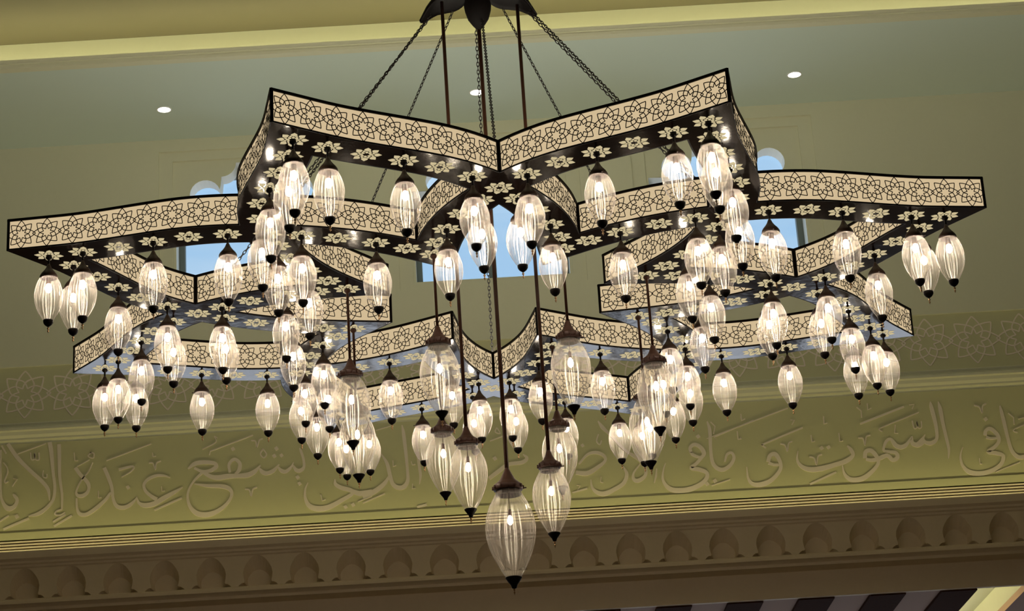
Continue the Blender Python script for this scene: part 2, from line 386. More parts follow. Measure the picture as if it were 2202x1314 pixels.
[(1.604,1.073,0.007),(1.634,1.037,0.007),(1.617,0.981,0.007)],
[(1.831,1.12,0.007),(1.833,1.072,0.007),(1.856,1.078,0.007)],
[(1.792,0.987,0.007),(1.793,0.933,0.007),(1.813,0.939,0.007)],
[(1.566,0.593,0.007),(1.705,0.631,0.007)],
[(1.994,0.746,0.029),(2.013,0.793,0.029),(2.054,0.798,0.032),(2.081,0.733,0.026),(2.072,0.678,0.026),(2.008,0.612,0.029),(1.937,0.582,0.035),(1.87,0.586,0.029),(1.837,0.629,0.018),(1.834,0.717,0.006)],
[(1.994,0.739,0.022),(2.033,0.722,0.019),(2.073,0.72,0.019)],
[(1.988,0.851,0.011),(1.967,0.873,0.011),(1.985,0.886,0.011),(2.272,0.989,0.011)],
[(2.096,0.876,0.009),(2.129,0.864,0.009),(2.141,0.817,0.009),(2.157,0.876,0.009),(2.185,0.889,0.009)],
[(2.19,1.051,0.008),(2.218,1.049,0.008),(2.196,1.015,0.008)],
[(1.829,1.101,0.008),(1.833,1.069,0.008),(1.858,1.081,0.008)],
[(1.791,0.99,0.008),(1.793,0.926,0.008),(1.817,0.932,0.008)],
[(1.565,0.947,0.008),(2.179,1.144,0.008)],
[(2.219,0.816,0.006),(2.206,0.754,0.016),(2.227,0.704,0.026),(2.285,0.672,0.035),(2.38,0.674,0.038),(2.477,0.696,0.032),(2.561,0.719,0.035),(2.613,0.758,0.027),(2.605,0.8,0.026),(2.581,0.833,0.01)],
[(2.393,0.827,0.027)],
[(2.445,0.829,0.027)],
[(2.298,0.766,0.01),(2.331,0.753,0.01),(2.342,0.704,0.01),(2.36,0.766,0.01),(2.39,0.778,0.01)],
[(2.434,1.065,0.008),(2.431,1.008,0.008),(2.455,1.014,0.008)],
[(2.327,0.929,0.008),(2.328,0.877,0.008),(2.35,0.882,0.008)],
[(2.531,0.931,0.008),(2.531,0.868,0.008),(2.555,0.873,0.008)],
[(2.279,0.561,0.014),(2.478,0.64,0.014)],
[(2.698,0.732,0.027),(2.711,0.78,0.029),(2.752,0.784,0.032),(2.787,0.733,0.029),(2.788,0.684,0.024),(2.733,0.625,0.029),(2.66,0.58,0.035),(2.579,0.578,0.035),(2.537,0.623,0.02),(2.529,0.689,0.006)],
[(2.704,0.724,0.022),(2.751,0.714,0.026),(2.806,0.725,0.032),(2.862,0.743,0.029),(2.899,0.706,0.029),(2.935,0.724,0.029),(2.926,0.76,0.026),(2.879,0.77,0.02),(2.841,0.786,0.018),(2.868,0.848,0.022),(2.904,0.863,0.022),(2.933,0.816,0.032),(2.971,0.799,0.032),(3.014,0.818,0.026),(3.057,0.875,0.006)],
[(3.045,0.844,0.016),(3.062,0.819,0.032),(3.092,0.813,0.032),(3.134,0.853,0.019),(3.157,0.883,0.006)],
[(2.669,0.888,0.009),(2.702,0.879,0.009),(2.71,0.828,0.009),(2.727,0.891,0.009),(2.758,0.902,0.009)],
[(2.695,0.992,0.014),(3.029,1.103,0.014)],
[(2.85,0.923,0.008),(2.832,0.938,0.008),(2.855,0.958,0.008),(3.133,1.054,0.008)],
[(3.069,1.115,0.008),(3.106,1.116,0.008),(3.087,1.082,0.008)],
[(2.948,0.97,0.008),(2.938,0.907,0.008),(2.963,0.905,0.008)],
[(2.683,1.121,0.008),(2.713,1.09,0.008),(2.711,1.041,0.008)],
[(2.764,1.144,0.008),(2.762,1.095,0.008),(2.789,1.107,0.008)],
[(3.062,0.876,0.006),(3.059,0.827,0.022),(3.091,0.804,0.028),(3.135,0.823,0.02),(3.146,0.856,0.006)],
[(3.139,0.853,0.011),(3.153,0.825,0.025),(3.194,0.816,0.031),(3.237,0.847,0.023),(3.245,0.927,0.025),(3.238,1.014,0.028),(3.229,1.089,0.027),(3.227,1.13,0.006)],
[(3.076,0.993,0.008),(3.084,0.937,0.008),(3.106,0.942,0.008),(3.108,0.985,0.008),(3.114,0.938,0.008),(3.138,0.94,0.008),(3.141,0.986,0.008)],
[(3.285,1.127,0.006),(3.292,1.067,0.029),(3.297,0.967,0.025),(3.307,0.862,0.023),(3.315,0.763,0.02),(3.303,0.693,0.006)],
[(3.592,0.851,0.025),(3.603,0.887,0.025),(3.64,0.898,0.028),(3.681,0.851,0.028),(3.686,0.802,0.025),(3.651,0.761,0.025),(3.598,0.727,0.028),(3.656,0.712,0.028),(3.7,0.69,0.027),(3.68,0.631,0.028),(3.609,0.586,0.031),(3.517,0.567,0.036),(3.442,0.584,0.034),(3.401,0.629,0.021),(3.391,0.684,0.016),(3.398,0.727,0.01),(3.419,0.772,0.006)],
[(3.596,0.838,0.022),(3.63,0.824,0.017),(3.684,0.827,0.017)],
[(3.614,0.973,0.028)],
[(3.543,1.083,0.01),(3.58,1.068,0.01),(3.594,1.021,0.01),(3.604,1.073,0.01),(3.632,1.091,0.01)],
[(3.527,0.682,0.006),(3.527,0.64,0.006),(3.542,0.639,0.006)],
[(3.731,1.069,0.007),(3.735,1.022,0.023),(3.745,0.922,0.025),(3.754,0.816,0.023),(3.766,0.736,0.025),(3.789,0.691,0.028),(3.822,0.671,0.028),(3.889,0.679,0.028)],
[(3.784,1.009,0.008),(3.818,0.973,0.008),(3.815,0.921,0.008)],
[(3.831,0.858,0.008),(3.806,0.869,0.008),(3.817,0.887,0.008),(3.924,0.927,0.008)],
[(3.63,0.572,0.007),(3.817,0.635,0.007)],
[(3.851,0.959,0.006),(3.932,0.979,0.006)]]
mb = MB()
for si, st in enumerate(STROKES):
    dd = -.0003*(si % 7)
    if len(st) == 1:
        x, z, w = st[0]; h = w*.62
        vs = [(x-h, 6.05, z+.3*h), (x+.25*h, 6.05, z+h), (x+h, 6.05, z-.3*h), (x-.25*h, 6.05, z-h)]
        vs += [(a, 6.043+dd, c) for a, b, c in vs]
        mb.add(vs, [(4, 5, 6, 7), (0, 1, 5, 4), (1, 2, 6, 5), (2, 3, 7, 6), (3, 0, 4, 7)])
    else:
        pts = catmull(st, 5) if len(st) > 3 else st
        ribbon(mb, [(a, b, max(.004, c)) for a, b, c in pts], .01, lambda s, t, d: (s, d, t), 6.052, 6.043+dd)
struct('calligraphy_relief', mb, M['relief'], wall)
# line above the cove strip and the slotted air grille on the wall
mb = MB(); mb.box(-7.5, 7.5, 6.035, 6.06, .487, .541)
struct('cove_band', mb, M['band'], wall)
mb = MB(); mb.box(-7.5, 7.5, 6.16, 6.17, .30, .487, 1)
zz = .487
for k in range(5):
    mb.box(-7.5, 7.5, 6.03, 6.13, .487 - .0215*k - .0215, .487 - .0215*k - .0128, 0)
mb.box(-7.5, 7.5, 6.03, 6.13, .2, .3796)
t2 = struct('slot_grille', mb, [M['cornice'], M['dark_slot']], wall)

# cornice in front of the wall with a light trough behind its lip
mb = MB(); YC = 5.60
prof = [(YC-.05, .283), (YC-.03, .283), (YC+.0, .24), (YC+.06, .20), (6.05, .20), (6.05, .0), (YC+.25, .0), (YC+.25, -.09),
        (YC+.0, -.09), (YC-.03, -.082), (YC-.03, -.07), (YC, -.062), (YC, .17), (YC-.012, .178), (YC-.012, .192), (YC-.028, .2), (YC-.028, .218), (YC-.05, .232)]
# the fascia itself is pierced by niches, so the profile is split: top moulding, niche panel, base moulding
top = [(YC-.05, .283), (YC-.03, .283), (YC+.01, .235), (YC+.3, .225), (YC+.3, .17), (YC, .17), (YC-.012, .178), (YC-.012, .192), (YC-.028, .2), (YC-.028, .216), (YC-.05, .232)]
bot = [(YC, -.045), (YC-.012, -.052), (YC-.012, -.063), (YC-.032, -.068), (YC-.032, -.085), (YC, -.095), (YC+.02, -.104), (YC+.02, -.125), (YC+.3, -.125), (YC+.3, -.045)]
extrude_x(mb, top, -7.5, 7.5); extrude_x(mb, bot, -7.5, 7.5)
cor = struct('trim_2', mb, M['cornice'])
mb = MB(); mb.box(-7.5, 7.5, YC+.28, 6.32, -.125, .24)
mb.box(-7.5, 7.5, 5.80, 5.84, -.31, -.12)
struct('fascia_core', mb, M['cornice'], cor)
# niche outline (half), z measured from the sill of the niche
half = [(.139, 0), (.128, .012), (.112, .022), (.098, .022), (.094, .03), (.100, .06), (.103, .09), (.096, .125), (.080, .155), (.058, .185), (.035, .205), (.014, .214), (0, .216)]
outl = half + [(-x, z) for x, z in half[-2::-1]]
mb = MB(); P_ = .3268; nf = list(range(-22, 23))
for k in nf:
    cx_ = -3.336 + P_*(k+10)
    if abs(cx_) > 7.2: continue
    z0 = -.043
    rect = [(cx_-P_/2, -.045), (cx_+P_/2, -.045), (cx_+P_/2, .17), (cx_-P_/2, .17)]
    # face of the fascia around the niche: polygon from left bottom over the niche to right bottom
    pl = [(cx_-P_/2, -.045), (cx_-P_/2, .172), (cx_+P_/2, .172), (cx_+P_/2, -.045)]
    pl = pl + [(cx_+x, z0+z-.001) for x, z in outl]
    tri = tessellate_polygon([[Vector((a, b, 0)) for a, b in pl]])
    mb.add([(a, YC, b) for a, b in pl], tri)
    n = len(outl)
    vs = [(cx_+x, YC, z0+z) for x, z in outl] + [(cx_+x*.80, YC+.09, z0+z*.60) for x, z in outl]
    mb.add(vs, [(i, i+1, n+i+1, n+i) for i in range(n-1)])
    tri = tessellate_polygon([[Vector((x*.80, z*.60, 0)) for x, z in outl]])
    mb.add([(cx_+x*.80, YC+.09, z0+z*.60) for x, z in outl], tri)
struct('niche_arcade', mb, M['cornice'], cor)
mb = MB(); mb.box(-7.3, 7.3, 5.80, 5.83, .232, .244)
led = struct('light_strip', mb, M['trough'], cor)

# windows -----------------------------------------------------------------------------------------------
def foil():
    """right half of the opening, from the sill up to the top centre"""
    p = [(.58, WZ0+.075), (.58, 3.03), (.43, 3.03)]
    c, r = (.355, 3.105), .118
    for k in range(0, 15):
        a = R(-58 + k*(58+162)/14); p.append((c[0]+r*math.cos(a), c[1]+r*math.sin(a)))
    p.append((.235, 3.175)); p.append((.228, 3.245))
    for k in range(0, 9):
        a = R(-90 - k*90/8); p.append((.225+.11*math.cos(a), 3.355+.11*math.sin(a)))
    return p
hf = foil()
loop = hf + [(-x, z) for x, z in hf[::-1]]
for i, c in enumerate(WX):
    root = empty('window_%d' % (i+1), (c, YW, WZ0)); root['kind'] = 'structure'
    def S(v): return [(x, y-YW, z-WZ0) for x, y, z in v]
    mb = MB()
    outer = [(-.71, WZ0), (.71, WZ0), (.71, WZ1), (-.71, WZ1)]
    inner = [(-.60, WZ0+.065), (.60, WZ0+.065), (.60, 3.385), (-.60, 3.385)]
    for lev, (A, B) in enumerate(((outer, inner), (inner, None))):
        y = YW + .022 + .022*lev
        if B:
            tri = tessellate_polygon([[Vector((a, b, 0)) for a, b in A], [Vector((a, b, 0)) for a, b in B[::-1]]])
            vs = A + B[::-1]
        else:
            tri = tessellate_polygon([[Vector((a, b, 0)) for a, b in A], [Vector((a, b, 0)) for a, b in loop[::-1]]])
            vs = A + loop[::-1]
        mb.add(S([(a, y, b) for a, b in vs]), tri)
        if lev: mb.add(S([(a, y-.022, b) for a, b in A] + [(a, y, b) for a, b in A]), [(k, (k+1) % 4, 4+(k+1) % 4, 4+k) for k in range(4)])
    obj('surround', mb.mesh('surround', M['wall']), root)
    mb = MB(); n = len(loop)
    mb.add(S([(a, YW+.044, b) for a, b in loop] + [(a, YW+.20, b) for a, b in loop]), [(k, (k+1) % n, n+(k+1) % n, n+k) for k in range(n)])
    tri = tessellate_polygon([[Vector((a, b, 0)) for a, b in outer], [Vector((a, b, 0)) for a, b in loop[::-1]]])
    mb.add(S([(a, YW+.20, b) for a, b in outer + loop[::-1]]), tri)
    obj('reveal', mb.mesh('reveal', M['reveal']), root)
    mb = MB(); y0, y1 = .21, .27
    mb.box(-.62, -.535, y0, y1, 0, 1.2); mb.box(.535, .62, y0, y1, 0, 1.2); mb.box(-.03, .03, y0, y1, 0, 1.2)
    mb.box(-.62, .62, y0, y1, 0, .07); mb.box(-.62, .62, y0, y1, 1.085, 1.2)
    obj('frame', mb.mesh('frame', M['frame']), root)
    mb = MB(); mb.box(-.54, .54, .235, .241, .06, 1.1)
    obj('pane', mb.mesh('pane', pane), root)

# ceiling band, lip, raised tray with hidden light ----------------------------------------------------
mb = MB(); YL, XL = 4.578, 5.6
mb.box(-7.5, 7.5, YL, YW+.3, ZC, ZC+.05)
mb.box(-7.5, -XL, -13, YL, ZC, ZC+.05); mb.box(XL, 7.5, -13, YL, ZC, ZC+.05); mb.box(-XL, XL, -13, -8.5, ZC, ZC+.05)
ce = struct('ceiling', mb, M['ceil'])
mb = MB()
mb.box(-XL, XL, YL-.02, YL, ZC-.012, ZC+.012); mb.box(-XL, XL, YL-.012, YL+.02, ZC+.012, ZC+.028); mb.box(-XL, XL, YL-.03, YL, ZC+.028, ZC+.052)
mb.box(-XL, -XL+.02, -8.5, YL, ZC-.012, ZC+.052); mb.box(XL-.02, XL, -8.5, YL, ZC-.012, ZC+.052); mb.box(-XL, XL, -8.5, -8.48, ZC-.012, ZC+.052)
mb.box(-XL, XL, YL, YL+.06, ZC-.006, ZC+.001)
struct('cove_lip', mb, M['wall'], ce)
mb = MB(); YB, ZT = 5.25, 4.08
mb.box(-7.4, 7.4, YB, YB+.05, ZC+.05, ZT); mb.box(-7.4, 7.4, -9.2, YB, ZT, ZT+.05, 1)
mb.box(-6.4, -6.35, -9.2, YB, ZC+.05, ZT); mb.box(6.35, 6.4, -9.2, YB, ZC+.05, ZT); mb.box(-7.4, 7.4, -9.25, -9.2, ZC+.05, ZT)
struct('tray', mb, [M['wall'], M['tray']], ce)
mb = MB()
mb.box(-6.2, 6.2, 4.98, 5.01, ZC+.052, ZC+.066); mb.box(-5.90, -5.87, -8.4, 4.5, ZC+.052, ZC+.066); mb.box(5.87, 5.90, -8.4, 4.5, ZC+.052, ZC+.066)
struct('light_strip', mb, M['cove'], ce)

# side walls, back wall, floor
for nm, x0, x1 in (('wall_left', -7.7, -7.5), ('wall_right', 7.5, 7.7)):
    mb = MB(); mb.box(x0, x1, -13, 10.5, -5.2, ZC+.05); struct(nm, mb, M['dwall'])
mb = MB(); mb.box(-7.7, 7.7, -13.2, -13, -5.2, ZC+.05); struct('wall_front', mb, M['dwall'])
mb = MB(); mb.box(-7.7, 7.7, -13.2, 10.7, -5.4, -5.2); struct('floor', mb, M['floor'])
# lower hall beyond the fascia: ceiling with dark boards, tall glazed openings in its end wall
mb = MB(); zb = -.30
mb.box(-7.5, 3.31, 5.84, 10.3, zb, zb+.05); mb.box(3.72, 7.5, 5.84, 10.3, zb, zb+.05)
mb.box(3.31, 3.72, 5.86, 10.3, zb+.22, zb+.25, 1); mb.box(3.29, 3.31, 5.86, 10.3, zb+.05, zb+.22, 1); mb.box(3.72, 3.74, 5.86, 10.3, zb+.05, zb+.22, 1)
mb.box(3.29, 3.74, 5.84, 5.86, zb, zb+.22, 1); mb.box(3.31, 3.72, 10.18, 10.3, zb, zb+.22, 1)
lc = struct('ceiling_lower', mb, [M['lowceil'], M['wall']])
lc.name = 'ceiling_low'
mb = MB(); mb.box(3.335, 3.355, 6.05, 10.2, zb+.055, zb+.065)
struct('light_strip', mb, M['cove'], lc)
mb = MB()
for k in range(-12, 10):
    x = 2.585 + .503*k
    if x > 3.2: continue
    mb.box(x, x+.25, 5.842, 10.2, zb-.02, zb)
struct('dark_boards', mb, M['slat'], lc)
mb = MB(); YD = 10.2
mb.box(-7.5, 7.5, YD, YD+.2, -.95, -.3); mb.box(-7.5, 7.5, YD, YD+.2, -5.2, -3.3)
for x in (-7.5, -4.4, -2.0, .3, 2.6, 5.0): mb.box(x, x+.4 if x < 4 else 7.5, YD, YD+.2, -3.3, -.95)
mb.box(-7.5, -4.4, YD, YD+.2, -3.3, -.95)
for x0, x1 in ((-4.0, -2.0), (-1.6, .3), (.7, 2.6), (3.0, 5.0)):
    for q in (1/3, 2/3): xm = x0+(x1-x0)*q; mb.box(xm-.05, xm+.05, YD+.05, YD+.15, -3.3, -.95)
    for z in (-2.7, -2.1, -1.5): mb.box(x0, x1, YD+.05, YD+.15, z-.04, z+.04)
struct('wall_far', mb, M['dwall'])

# recessed downlights
for i, (x, y, lb) in enumerate(((-2.31, 5.43, 'small round recessed ceiling downlight above the left arched window'),
                            (.033, 5.445, 'small round recessed ceiling downlight behind the centre rod and chains'),
                            (2.418, 5.457, 'small round recessed ceiling downlight above the right arched window'))):
    root = empty('ceiling_downlight', (x, y, ZC)); tag(root, lb, 'ceiling light', 'recessed downlights in the ceiling band')
    mb = MB(); mb.lathe([(.058, 0), (.058, -.004), (.048, -.005), (.047, .0)], 24, cap=False)
    obj('trim_ring', mb.mesh('trim_ring', M['reveal']), root)
    mb = MB(); mb.lathe([(.048, -.004), (.048, -.0005)], 24)
    obj('diffuser', mb.mesh('diffuser', M['down']), root)

# ------------------------------------------------------------------ chandelier geometry
PSI = -0.0154; HH = .1454; HW = .0977; K = .01916; TILT = .0089
CPTS = [(.676,-.280),(.827,-.2575),(.978,-.222),(1.144,-.160),(1.283,-.0835),(1.406,0),(1.534,.113),(1.642,.243),(1.722,.387),(1.797,.535),(1.877,.683),(1.966,.814)]
C_ = np.array(catmull(CPTS, 12))
for _ in range(30): C_[1:-1] = .25*C_[:-2] + .5*C_[1:-1] + .25*C_[2:]
t0 = C_[0]-C_[2]; t0 /= np.linalg.norm(t0); t1 = C_[-1]-C_[-3]; t1 /= np.linalg.norm(t1)
C_ = np.vstack([C_[0]+t0*.3, C_, C_[-1]+t1*.3])
T_ = np.gradient(C_, axis=0); T_ /= np.linalg.norm(T_, axis=1)[:, None]
N_ = np.stack([T_[:, 1], -T_[:, 0]], 1)
OO, IO = C_ + N_*HW, C_ - N_*HW
TG = math.tan(R(22.5))
def cut(A, f):
    v = [f(q) for q in A]
    i = [k for k in range(len(v)-1) if v[k]*v[k+1] <= 0][0]
    return i, A[i] + (A[i+1]-A[i])*v[i]/(v[i]-v[i+1])
def xcut(A, B):
    for i in range(len(A)-1):
        for j in range(len(B)-1):
            a, b, c, d = A[i], A[i+1], B[j], B[j+1]; D = np.array([b-a, c-d]).T
            if abs(np.linalg.det(D)) < 1e-12: continue
            s = np.linalg.solve(D, c-a)
            if 0 <= s[0] <= 1 and 0 <= s[1] <= 1: return i, j, a + (b-a)*s[0]
fp, f0, fm = (lambda q: q[1]-TG*q[0]), (lambda q: q[1]), (lambda q: q[1]+TG*q[0])
i0, Xo = cut(OO, f0); i1, Ro = cut(OO, fp); j0, Io = cut(OO, fm)
k0, Xi = cut(IO, f0); k1, Oi = cut(IO, fp); l0, Ii = cut(IO, fm)
xi, xj, Xt = xcut(IO, OO*[1, -1])
Xm = Xt*[1, -1]
W1 = np.vstack([Xo, OO[i0+1:i1+1], Ro])
W2 = np.vstack([Xt, IO[xi+1:k1+1], Oi])
W3 = np.vstack([Io, OO[j0+1:xj+1], Xm])
W4 = np.vstack([Ii, IO[l0+1:k0+1], Xi])
def resamp(A, n):
    d = np.r_[0, np.cumsum(np.linalg.norm(np.diff(A, axis=0), axis=1))]; s = np.linspace(0, d[-1], n)
    return np.stack([np.interp(s, d, A[:, 0]), np.interp(s, d, A[:, 1])], 1), d[-1]
def zr(u, v): return K*(math.hypot(u, v)-1.4)

def wall_fn(A, side):
    """maps (s along wall, z, outward offset) to 3-D; side +1 when outward is the left normal of travel"""
    P, Ln = resamp(A, 60); d = np.linspace(0, Ln, 60)
    T = np.gradient(P, axis=0); T /= np.linalg.norm(T, axis=1)[:, None]; N = np.stack([-T[:, 1], T[:, 0]], 1)*side
    def f(s, z, o):
        s = min(max(s, 0), Ln)
        x = np.interp(s, d, P[:, 0]); y = np.interp(s, d, P[:, 1]); nx = np.interp(s, d, N[:, 0]); ny = np.interp(s, d, N[:, 1])
        return (x+nx*o, y+ny*o, z + zr(x, y))
    return f, Ln
def strip(mb, f, s0, s1, z0, z1, o0, o1, n=24):
    vs = []
    for i in range(n+1):
        s = s0 + (s1-s0)*i/n
        vs += [f(s, z0, o0), f(s, z0, o1), f(s, z1, o1), f(s, z1, o0)]
    fs = [(0, 3, 2, 1), (4*n, 4*n+1, 4*n+2, 4*n+3)]
    for i in range(n):
        k = 4*i
        for q in range(4): fs.append((k+q, k+(q+1) % 4, k+4+(q+1) % 4, k+4+q))
    mb.add(vs, fs)
ML = motif_lines(2)
def make_panel(A, side, mirror, nm):
    if mirror: A = A*[1, -1]; side = -side
    f, Ln = wall_fn(A, side)
    lat = MB(); sh = MB()
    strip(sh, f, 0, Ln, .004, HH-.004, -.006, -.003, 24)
    strip(lat, f, 0, Ln, 0, .007, -.004, .003, 24); strip(lat, f, 0, Ln, HH-.011, HH, -.004, .004, 24)
    strip(lat, f, 0, .010, 0, HH, -.004, .003, 1); strip(lat, f, Ln-.010, Ln, 0, HH, -.004, .003, 1)
    n = max(2, round((Ln-.006)/.1195)); sp = (Ln-.008)/n; rad = (HH-.018)/2; zc = .007 + rad
    rx = min(sp*.56, rad*1.05)
    for k in range(n):
        sc = .004 + sp*(k+.5)
        for L in ML:
            pts = [(sc + q[0]*rx, zc + q[1]*rad) for q in L]
            pts = [q for q in pts if .004 < q[0] < Ln-.004]
            if len(pts) > 1: ribbon(lat, pts, .0034, lambda s, t, d: f(s, t, d), -.0028, -.0014)
    return lat.mesh('lattice_panel', M['bronze_dull']), sh.mesh('glowing_sheet', M['sheet'])
PAN = []
for A, side in ((W1, -1), (W2, 1), (W3, -1), (W4, 1)):
    for mir in (False, True): PAN.append(make_panel(A, side, mir, ''))
# bottom plate and lid
def plate(z, flip):
    mb = MB()
    def quadstrip(A, B):
        a, _ = resamp(A, 28); b, _ = resamp(B, 28)
        for sg in (1, -1):
            vs = [(p[0], sg*p[1], z+zr(*p)) for p in a] + [(p[0], sg*p[1], z+zr(*p)) for p in b]
            fs = [(i, i+1, 28+i+1, 28+i) for i in range(27)]
            if (sg > 0) != flip: fs = [q[::-1] for q in fs]
            mb.add(vs, fs)
    quadstrip(W1, W2); quadstrip(W3, W4)
    c = [Xo, Xt, Xi, Xm]; fs = [(0, 1, 2, 3)]
    if flip: fs = [(3, 2, 1, 0)]
    mb.add([(p[0], p[1], z+zr(*p)) for p in c], fs)
    return mb
SOF = MB(); a = plate(0.0, False); b_ = plate(HH-.004, True)
SOF.add(a.v, a.f); TOP = MB(); TOP.add(b_.v, b_.f)
top_me = TOP.mesh('added_fill_lid', M['lid_fill'])  # added glowing lid, unseen from below, fills the upper room with light
# rosette positions (u, v) in a section; hung = carries a pendant
OUTR = [(1.534, .112, 1), (1.642, .243, 0), (1.722, .387, 1), (1.796, .534, 0), (1.877, .683, 1)]
INR = [(1.283, -.080, 1), (1.144, -.158, 0), (.978, -.224, 1), (.827, -.262, 0)]
TIPO = (2.125*math.cos(R(22.5)), 2.125*math.sin(R(22.5))); TIPI = (.744*math.cos(R(22.5)), .744*math.sin(R(22.5)))
ROS = [(1.404, 0)] + [(u, s*v) for u, v, h in OUTR+INR for s in (1, -1)] + [TIPO, TIPI]
mb = SOF
def cell(mb, cx, cy, poly, rot, rad):
    vs = []
    for r_, a_ in poly:
        a2 = R(a_)+rot; x, y = cx+rad*r_*math.cos(a2), cy+rad*r_*math.sin(a2); vs.append((x, y, zr(x, y)-.0012))
    n = len(vs); vs += [(x, y, z+.001) for x, y, z in vs]
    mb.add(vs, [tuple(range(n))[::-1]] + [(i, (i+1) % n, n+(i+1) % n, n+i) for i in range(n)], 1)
ORI = R(11)
for (cx_, cy_) in ROS:
    for k in range(8):
        a2 = k*math.pi/4 + ORI
        cell(mb, cx_, cy_, [(1.0, 0), (.80, 14.5), (.67, 18), (.57, 9), (.52, 0), (.57, -9), (.67, -18), (.80, -14.5)], a2, .0635)
        cell(mb, cx_, cy_, [(.62, 22.5), (.48, 35), (.41, 22.5), (.48, 10)], a2, .0635)
        cell(mb, cx_, cy_, [(.45, 0), (.37, 15), (.22, 17), (.22, -17), (.37, -15)], a2, .0635)
soffit_me = SOF.mesh('metal_box', [M['bronze'], M['inlay']])

frame = empty('chandelier_frame'); frame.rotation_euler = (0, TILT, 0)
tag(frame, 'large dark metal eight-pointed interlaced star chandelier frame with lit lattice sides', 'chandelier')
for k in range(8):
    a = k*math.pi/4 + PSI
    s = obj('star_section', soffit_me, frame); s.rotation_euler = (0, 0, -a-math.pi/2)
    for lat, sh in PAN:
        obj('lattice_panel', lat, s); obj('glowing_sheet', sh, s)
    obj('added_fill_lid', top_me, s)
RT = Matrix.Rotation(TILT, 4, 'Y')
def world_pos(k, u, v, dz=0.0):
    """v positive runs towards the next tip (increasing k)"""
    a = k*math.pi/4 + PSI; r = math.hypot(u, v)
    x = -u*math.sin(a) - v*math.cos(a); y = -u*math.cos(a) + v*math.sin(a)
    return RT @ Vector((x, y, K*(r-1.4)+dz))

